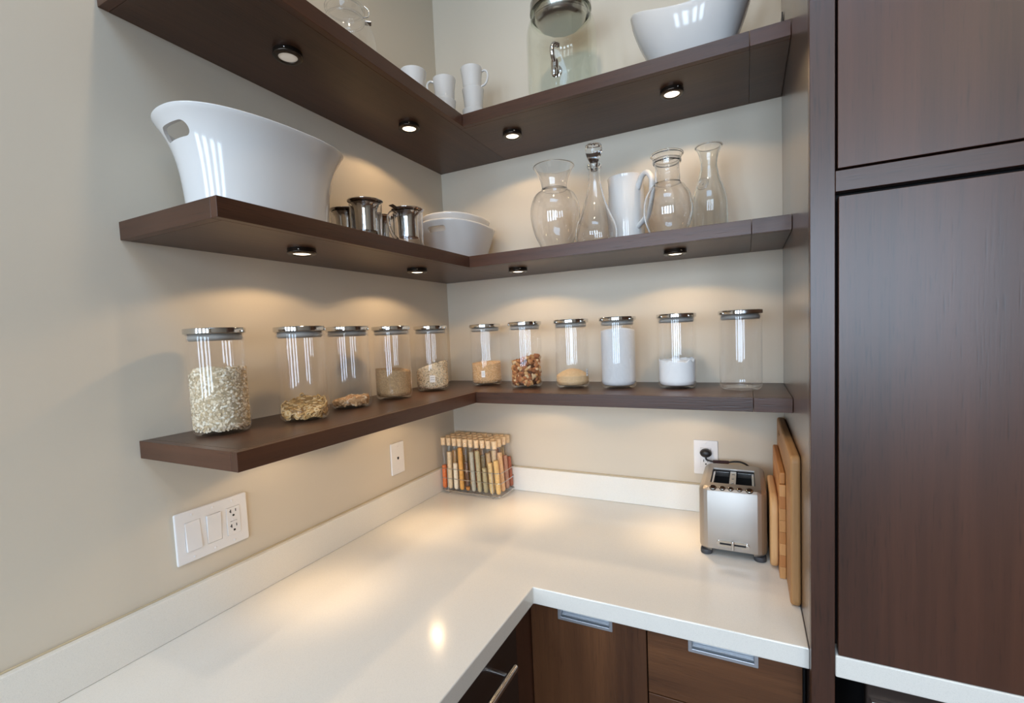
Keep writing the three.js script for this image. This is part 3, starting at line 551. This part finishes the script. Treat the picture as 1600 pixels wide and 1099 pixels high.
// ---------------------------------------------------------------- glass mugs with steel infusers
{
  const make = (label) => {
    const t = thing('infuser_mug', label, 'mug', [0, 0, 0], 0, 'glass mugs with steel infusers');
    obj('glass_body', lathe([[0, 0.001], [0.034, 0.0006], [0.0385, 0.0012], [0.0405, 0.006], [0.0415, 0.03], [0.0430, 0.106], [0.0422, 0.108], [0.0410, 0.106], [0.0396, 0.03], [0.0380, 0.009], [0.033, 0.007], [0, 0.007]], 56), M.solidGlass, t);
    obj('handle', tube([[-0.041, 0.094, 0], [-0.058, 0.099, 0], [-0.069, 0.084, 0], [-0.067, 0.058, 0], [-0.055, 0.034, 0], [-0.0420, 0.025, 0]], 0.0052, 32, 12), M.solidGlass, t);
    const f = obj('infuser', lathe([[0, 0.034], [0.0265, 0.034], [0.028, 0.036], [0.0290, 0.084], [0.0305, 0.096], [0.0365, 0.107], [0.0455, 0.1135], [0.0475, 0.1155], [0.0455, 0.1165], [0.036, 0.112], [0.0295, 0.102], [0.0280, 0.084], [0.027, 0.038], [0, 0.037]], 64), M.chrome, t);
    return t;
  };
  const a = make('glass mug with steel infuser nearest the big white tub, in the front pair'); a.position.set(0.206, Y2, 0.672); a.rotation.y = -0.64;
  const b = copyOf(a, [0.243, Y2, 0.540], 1.37, 'glass mug with steel infuser and its handle showing, closest to the nested white bowls');
  obj('tab', new THREE.LatheGeometry([[0.0455, 0.1140], [0.0600, 0.1190], [0.0605, 0.1202], [0.0455, 0.1165]].map(q => new THREE.Vector2(...q)), 6, -Math.PI / 2 - 0.16, 0.32), M.chrome, b);
  copyOf(a, [0.098, Y2, 0.636], -0.6, 'glass mug with steel infuser half hidden behind the front one next to the tub');
  copyOf(a, [0.120, Y2, 0.525], -0.5, 'glass mug with steel infuser mostly hidden behind the one whose handle shows');
}
// ---------------------------------------------------------------- glass on the top shelf
{
  const t = thing('glass_dispenser', 'large greenish glass drink dispenser with a metal lid and a chrome tap', 'dispenser', [0.612, Y3, 0.190]);
  obj('glass_body', lathe([[0, 0.008], [0.085, 0.006], ...smooth([[0.100, 0.001], [0.108, 0.010], [0.110, 0.040], [0.110, 0.200], [0.1095, 0.228], [0.104, 0.255], [0.094, 0.270]], 50), [0.0915, 0.278], [0.0915, 0.300]], 80), M.greenGlass, t);
  obj('shoulder_ring', [0.284, 0.292].map(y => new THREE.TorusGeometry(0.0925, 0.0022, 8, 72).rotateX(Math.PI / 2).translate(0, y, 0)), M.greenGlass, t);
  const l = obj('lid', lathe([[0, 0.335], [0.075, 0.333], [0.090, 0.328], [0.0955, 0.320], [0.0965, 0.296], [0.0950, 0.294], [0.0945, 0.318], [0, 0.322]], 72), M.steel, t);
  obj('lid_liner', lathe([[0, 0.262], [0.066, 0.262], [0.078, 0.272], [0.0865, 0.290], [0.0865, 0.300]], 12), M.steel, l);
  const s = obj('tap', [tube([[0, 0.062, 0.108], [0, 0.062, 0.136]], 0.010, 4, 16), tube([[0, 0.076, 0.136], [0, 0.054, 0.137]], 0.0115, 4, 18), tube([[0, 0.059, 0.137], [0, 0.050, 0.150], [0, 0.034, 0.152]], 0.0075, 12, 12)], M.chrome, t);
  obj('tap_lever', tube([[0, 0.072, 0.140], [-0.003, 0.088, 0.152], [-0.003, 0.106, 0.156], [0.003, 0.117, 0.152], [0.012, 0.116, 0.146]], 0.0070, 20, 12), M.chrome, s);
  obj('tap_washer', lathe([[0.008, 0], [0.017, 0.001], [0.017, 0.004], [0.008, 0.005]], 24).rotateX(Math.PI / 2).translate(0, 0.062, 0.1095), M.chrome, s);
  t.rotation.y = 0.18;

  const j = thing('glass_jug', 'clear round glass pot with a short neck and metal clip on the top shelf', 'jar', [0.160, Y3, 0.655]);
  obj('glass_body', lathe([[0, 0.006], [0.045, 0.004], ...smooth([[0.056, 0.001], [0.068, 0.015], [0.078, 0.060], [0.078, 0.100], [0.070, 0.135], [0.055, 0.155], [0.0465, 0.164], [0.0465, 0.190]], 50)], 64), M.glass, j);
  obj('neck_ring', [new THREE.TorusGeometry(0.0480, 0.0030, 10, 64).rotateX(Math.PI / 2).translate(0, 0.163, 0), new THREE.TorusGeometry(0.0490, 0.0035, 10, 64).rotateX(Math.PI / 2).translate(0, 0.190, 0)], M.solidGlass, j);
  obj('lid', lathe([[0, 0.178], [0.036, 0.179], [0.044, 0.186], [0.050, 0.1945], [0.050, 0.199], [0.044, 0.204], [0, 0.208]], 56), M.glass, j);
  obj('clip', [tube([[0.049, 0.176, 0], [0.060, 0.180, 0], [0.062, 0.196, 0], [0.052, 0.206, 0]], 0.0016, 16, 8), box(0.050, 0.068, 0.160, 0.166, -0.008, 0.008, 0.002)], M.steel, j);
  j.rotation.y = 0.75;
}
// thin dark slate leaning at the far end of the top shelf
tag(obj('slate_board', wbox('z', W - 0.0045, W - 0.0015, Y3, Y3 + 0.150, 0.050, 0.100, 0.001), M.black), 'thin black board standing against the tall cabinet on the top shelf', 'board');

// ---------------------------------------------------------------- spice rack with cork-stoppered tubes
{
  const y0 = CT + 0.0004, x0 = 0.024, x1 = 0.292, z0 = 0.0225, z1 = 0.1435;
  const t = thing('wire_rack', 'chrome wire rack holding rows of cork-stoppered spice tubes', 'spice rack', [0, y0, 0]);
  const loop = (y, e = 0) => tube([[x0 - e + 0.008, y, z1 + e], [x1 + e - 0.008, y, z1 + e], [x1 + e - 0.002, y, z1 + e - 0.002], [x1 + e, y, z1 + e - 0.008], [x1 + e, y, z0 - e + 0.008], [x1 + e - 0.002, y, z0 - e + 0.002], [x1 + e - 0.008, y, z0 - e], [x0 - e + 0.008, y, z0 - e], [x0 - e + 0.002, y, z0 - e + 0.002], [x0 - e, y, z0 - e + 0.008], [x0 - e, y, z1 + e - 0.008], [x0 - e + 0.002, y, z1 + e - 0.002]], 0.0016, 160, 7, true);
  for (const y of [0.100, 0.061]) obj('rail', loop(y), M.chrome, t);
  obj('base_frame', loop(0.011), M.chrome, t);
  for (let k = 0; k < 8; k++) { const x = x0 + 0.02 + k * (x1 - x0 - 0.04) / 7; obj('base_wire', tube([[x, 0.0125, z0], [x, 0.0125, z1]], 0.001, 2, 6), M.chrome, t); }
  for (const z of [0.045, 0.083, 0.121]) obj('base_wire', tube([[x0, 0.0145, z], [x1, 0.0145, z]], 0.001, 2, 6), M.chrome, t);
  for (const z of [z0 - 0.0022, z1 + 0.0022]) for (const x of [0.057, 0.259]) obj('post', tube([[x, 0.101, z], [x, 0.0016, z]], 0.0014, 2, 8), M.chrome, t);
  for (const x of [0.057, 0.259]) obj('foot_brace', [tube([[x, 0.002, z1], [x + (x < 0.1 ? 0.022 : -0.022), 0.011, z1]], 0.0011, 2, 6), tube([[x, 0.002, z1 + 0.001], [x, 0.002, z0 - 0.001]], 0.0011, 2, 6)], M.chrome, t);

  const tubeG = lathe([[0, 0.0], [0.0038, 0.0005], [0.0070, 0.0028], [0.0091, 0.0065], [0.0098, 0.0110], [0.0098, 0.190], [0.0103, 0.1915], [0.0094, 0.192]], 24);
  const corkBase = lathe([[0, 0.176], [0.0088, 0.176], [0.0092, 0.179], [0.0108, 0.206], [0.0102, 0.2075], [0, 0.2075]], 20);
  const corkTex = dataTex(64, 64, (u, v) => { const k = tile(u, v, 22, 22, 3) * 40 + (rnd() < 0.06 ? -50 : 0); return [clamp(238 + k), clamp(208 + k), clamp(168 + k)]; }, true); corkTex.repeat.set(2, 1);
  M.cork = new THREE.MeshStandardMaterial({ map: corkTex, roughness: 0.9 });
  const fillG = {}, fill = h => fillG[h] || (fillG[h] = lathe([[0, 0.0010], [0.0036, 0.0016], [0.0064, 0.0036], [0.0084, 0.0070], [0.0091, 0.0115], [0.0091, h - 0.002], [0.0080, h], [0, h + 0.001]], 20));
  const mats = {};
  const spiceMat = c => { if (!mats[c]) { const q = new THREE.Color(c).convertLinearToSRGB(), col = [q.r * 255, q.g * 255, q.b * 255]; const tx = dataTex(64, 64, () => { const k = rr(-26, 26); return col.map(v => clamp(v + k)); }, true); tx.repeat.set(2, 4); mats[c] = new THREE.MeshStandardMaterial({ map: tx, roughness: 0.95 }); } return mats[c]; };
  const front = [['#e0743a', 0.094, 'orange-red spice, at the wall end of the front row'], ['#e6cba2', 0.150, 'light beige spice, second in the front row from the wall'], ['#f0dfc2', 0.106, 'cream-coloured spice, third in the front row from the wall'], ['#e2a452', 0.170, 'orange-yellow spice filled right up to its cork'], ['#c98238', 0.016, 'hardly any spice left, an orange pinch at the bottom'], ['#b8b09c', 0.158, 'flaky grey-green herb, the greyest in the front row'], ['#b8a880', 0.164, 'olive herb filled almost to the cork'], ['#b0a078', 0.098, 'olive herb only half way up'], ['#dab97e', 0.120, 'sandy tan spice, next to the front corner tube'], ['#e2b672', 0.132, 'tan-orange spice, standing at the front corner']];
  const sideC = [['#e6b684', 0.153, 'peach-coloured spice, just behind the front corner'], ['#bd8a70', 0.134, 'mauve-brown spice, on the side facing the toaster'], ['#b4664a', 0.120, 'red-brown seeds, at the far corner facing the toaster']];
  const backC = ['#c79a5a', '#b98a4e', '#d8b27c', '#9c8a58', '#c06a34', '#e0c69c', '#8c5a38', '#a89060'];
  const zs = [0.136, 0.100, 0.064, 0.031];
  let proto;
  for (let r = 0; r < 4; r++) for (let k = 0; k < 10; k++) {
    const side = r > 0 && k === 9;
    if (r === 2 && k === 6) continue;                                // one gap in the rows
    const [c, h, text] = r === 0 ? front[k] : side ? sideC[r - 1] : [backC[(k * 3 + r * 5) % 8], 0.10 + 0.012 * ((k * 7 + r * 3) % 6), ''];
    const label = text ? 'cork-stoppered glass tube of ' + text : 'cork-stoppered glass spice tube in the rows behind the front row of the wire rack';
    const tt = thing('spice_tube', text.startsWith('hardly') ? 'cork-stoppered glass tube with ' + text : label, 'spice tube', [0.036 + k * 0.0272 - 0.001, y0 + 0.0165, zs[r]], 0, text ? undefined : 'spice tubes behind the front row');
    obj('glass', tubeG, M.glass, tt); obj('cork', corkBase, M.cork, tt); obj('spice', fill(h), spiceMat(c), tt);
    tt.rotation.z = (k - 1) * 0.0072 + rr(-0.006, 0.006); tt.rotation.x = rr(-0.012, 0.012);
  }
}

// ---------------------------------------------------------------- toaster
{
  const t = thing('toaster', 'brushed steel two-slot toaster plugged in below the lowest shelf', 'toaster', [1.0885, CT + 0.0004, 0.197]);
  const w = 0.166, d = 0.258, yb = 0.010, yt = 0.1885;
  let body = extrude(shapeRR(w, d, 0.030), yt - yb, 0.016, 8, 14).rotateX(-Math.PI / 2).translate(0, yb, 0);
  body = toCreasedNormals(body, 0.6);
  const ox = 0.056, oz0 = -0.067, oz1 = 0.080;
  body = cut(body, box(-ox, ox, 0.075, 0.25, oz0, oz1, 0), box(-0.051, 0.051, -0.02, 0.0210, -0.2, 0.2, 0.002));
  obj('body', body, M.brushed, t);
  obj('liner', [box(-ox + 0.0005, -ox + 0.002, 0.078, 0.184, oz0, oz1, 0), box(ox - 0.002, ox - 0.0005, 0.078, 0.184, oz0, oz1, 0), box(-ox + 0.002, ox - 0.002, 0.076, 0.079, oz0, oz1, 0), box(-ox + 0.002, ox - 0.002, 0.079, 0.184, oz0 + 0.0005, oz0 + 0.002, 0), box(-ox + 0.002, ox - 0.002, 0.079, 0.184, oz1 - 0.002, oz1 - 0.0005, 0)], M.slot, t);
  const bar = obj('divider', box(-0.0085, 0.0085, 0.10, 0.1825, oz0 + 0.003, oz1 - 0.003, 0.001), M.steel, t);
  for (const z of [-0.030, 0.012, 0.055]) obj('rivet', new THREE.SphereGeometry(0.0032, 12, 8).scale(1, 0.5, 1).translate(0, 0.183, z), M.chrome, bar);
  for (const s of [-1, 1]) {
    obj('slot_frame', [box(s * 0.0520 - 0.0035, s * 0.0520 + 0.0035, 0.10, 0.181, oz0 + 0.003, oz1 - 0.003, 0.001), box(s * 0.030 - 0.0185, s * 0.030 + 0.0185, 0.166, 0.180, oz0 + 0.008, oz0 + 0.0095, 0.0005)], M.steel, t);
    obj('bread_carriage', [box(s * 0.030 - 0.018, s * 0.030 + 0.018, 0.118, 0.121, oz0 + 0.006, oz1 - 0.006, 0.001), ...[-0.01, 0.035].map(z => box(s * 0.030 - 0.006, s * 0.030 + 0.006, 0.1211, 0.1216, z - 0.004, z + 0.004, 0))], M.grey, t);
  }
  const bx = [-0.0464, -0.0231, -0.0025, 0.0187, 0.042], br = [0.0085, 0.0072, 0.0065, 0.0065, 0.0085];
  bx.forEach((x, i) => {
    const b = obj('button', lathe([[0, 0.0035], [br[i] * 0.75, 0.0034], [br[i] * 0.9, 0.0024], [br[i] * 0.92, 0]], 24).rotateX(0.50).translate(x, 0.1864, 0.1185), M.chrome, t);
    obj('button_ring', new THREE.TorusGeometry(br[i], 0.0010, 8, 28).rotateX(Math.PI / 2 + 0.50).translate(x, 0.1867, 0.1187), M.slot, b);
  });
  const zf = d / 2;
  const lv = obj('lever_plate', [extrude(shapeRR(0.080, 0.0175, 0.0085), 0.0024, 0.001, 2, 10).translate(0.001, 0.039, zf - 0.0008)], M.chrome, t);
  obj('slot', box(-0.031, 0.033, 0.0365, 0.0415, zf + 0.0008, zf + 0.0020, 0.0004), M.slot, lv);
  obj('lever', box(-0.0028, 0.0048, 0.0265, 0.0515, zf + 0.001, zf + 0.012, 0.003), M.steel, lv);
  obj('button', new THREE.CylinderGeometry(0.0042, 0.0042, 0.003, 20).rotateX(Math.PI / 2).translate(0.0365, 0.039, zf + 0.002), M.chrome, lv);
  for (const sx of [-1, 1]) for (const sz of [-1, 1]) {
    const f = extrude(shapeRR(0.030, 0.036, 0.014), 0.013, 0.003, 2, 8).rotateX(-Math.PI / 2).translate(sx * 0.0655, 0, sz * 0.1085);
    obj('foot', f, M.grey, t);
  }
  obj('base', box(-0.0505, 0.0505, 0.0125, 0.0208, -0.112, 0.112, 0.003), M.grey, t);
  // lead: from the plug over to the back of the toaster (local coordinates)
  const ox0 = 1.0885, oz = 0.197, L = (x, y, z) => [x - ox0, y, z - oz];
  obj('plug', [lathe([[0, 0.030], [0.009, 0.029], [0.0145, 0.024], [0.0165, 0.014], [0.0155, 0.004], [0.013, 0.0]], 28).rotateX(Math.PI / 2).scale(1.12, 0.86, 1).translate(...L(1.0035, 0.2040, 0.0078))], M.black, t);
  obj('cord', [tube([L(1.004, 0.195, 0.030), L(1.006, 0.186, 0.034), L(1.014, 0.1835, 0.036), L(1.028, 0.1815, 0.037), L(1.070, 0.1830, 0.038), L(1.090, 0.1865, 0.037), L(1.110, 0.1850, 0.035), L(1.130, 0.1730, 0.034), L(1.138, 0.150, 0.034), L(1.130, 0.08, 0.036), L(1.110, 0.035, 0.066)], 0.0030, 80, 10)], M.black, t);
  obj('cord_tie', [tube([L(1.029, 0.1815, 0.037), L(1.070, 0.1830, 0.038)], 0.0052, 6, 12)], new THREE.MeshStandardMaterial({ color: '#3a2226', roughness: 0.8 }), t);
}

// ---------------------------------------------------------------- cutting boards against the tall cabinet
{
  const y0 = CT + 0.0005;
  const boardMat = c => new THREE.MeshPhysicalMaterial({ map: maple, bumpMap: mapleBump, bumpScale: 0.0002, roughness: 0.55, color: c });
  const slab = (x0, x1, h, za, zb, r, bevel) => extrude(shapeRR(zb - za, h, r), x1 - x0, bevel, 4, 10).rotateY(-Math.PI / 2).translate(x1, y0 + h / 2, (za + zb) / 2);
  // shape lies in (z, y): rotateY(-90) sends the shape's x to z and its depth to -x
  const big = cut(slab(1.2088, 1.2285, 0.336, 0.028, 0.514, 0.016, 0.006), extrude(shapeRR(0.05, 0.018, 0.0085), 0.06, 0, 1, 8).rotateY(-Math.PI / 2).translate(1.25, y0 + 0.308, 0.13));
  tag(obj('cutting_board', boxUV(big, 'z'), boardMat('#d6c2a8')), 'largest worn wooden cutting board, flat against the tall cabinet', 'cutting board');
  const t = thing('cutting_board', 'middle wooden cutting board, glued up from horizontal staves', 'cutting board', [0, y0, 0]);
  const mats = ['#f0d4b0', '#e2bd92', '#f6dcba', '#dcb184'].map(boardMat), n = 9, hh = 0.262;
  for (let k = 0; k < n; k++) {
    const a = k * hh / n, b = a + hh / n - 0.0003, zb = k === n - 1 ? 0.384 : 0.389;
    obj('stave', wbox('z', 1.1948, 1.2083, a, b, 0.085, zb, k === n - 1 ? 0.004 : 0.0012), mats[(k * 3 + (k > 4 ? 1 : 0)) % 4], t);
  }
  const small = slab(1.1765, 1.1942, 0.190, 0.125, 0.362, 0.045, 0.0065);
  tag(obj('cutting_board', boxUV(small, 'y'), boardMat('#fff0da')), 'smallest and palest wooden cutting board with rounded corners, next to the toaster', 'cutting board');
}

renderer.render(scene, camera);
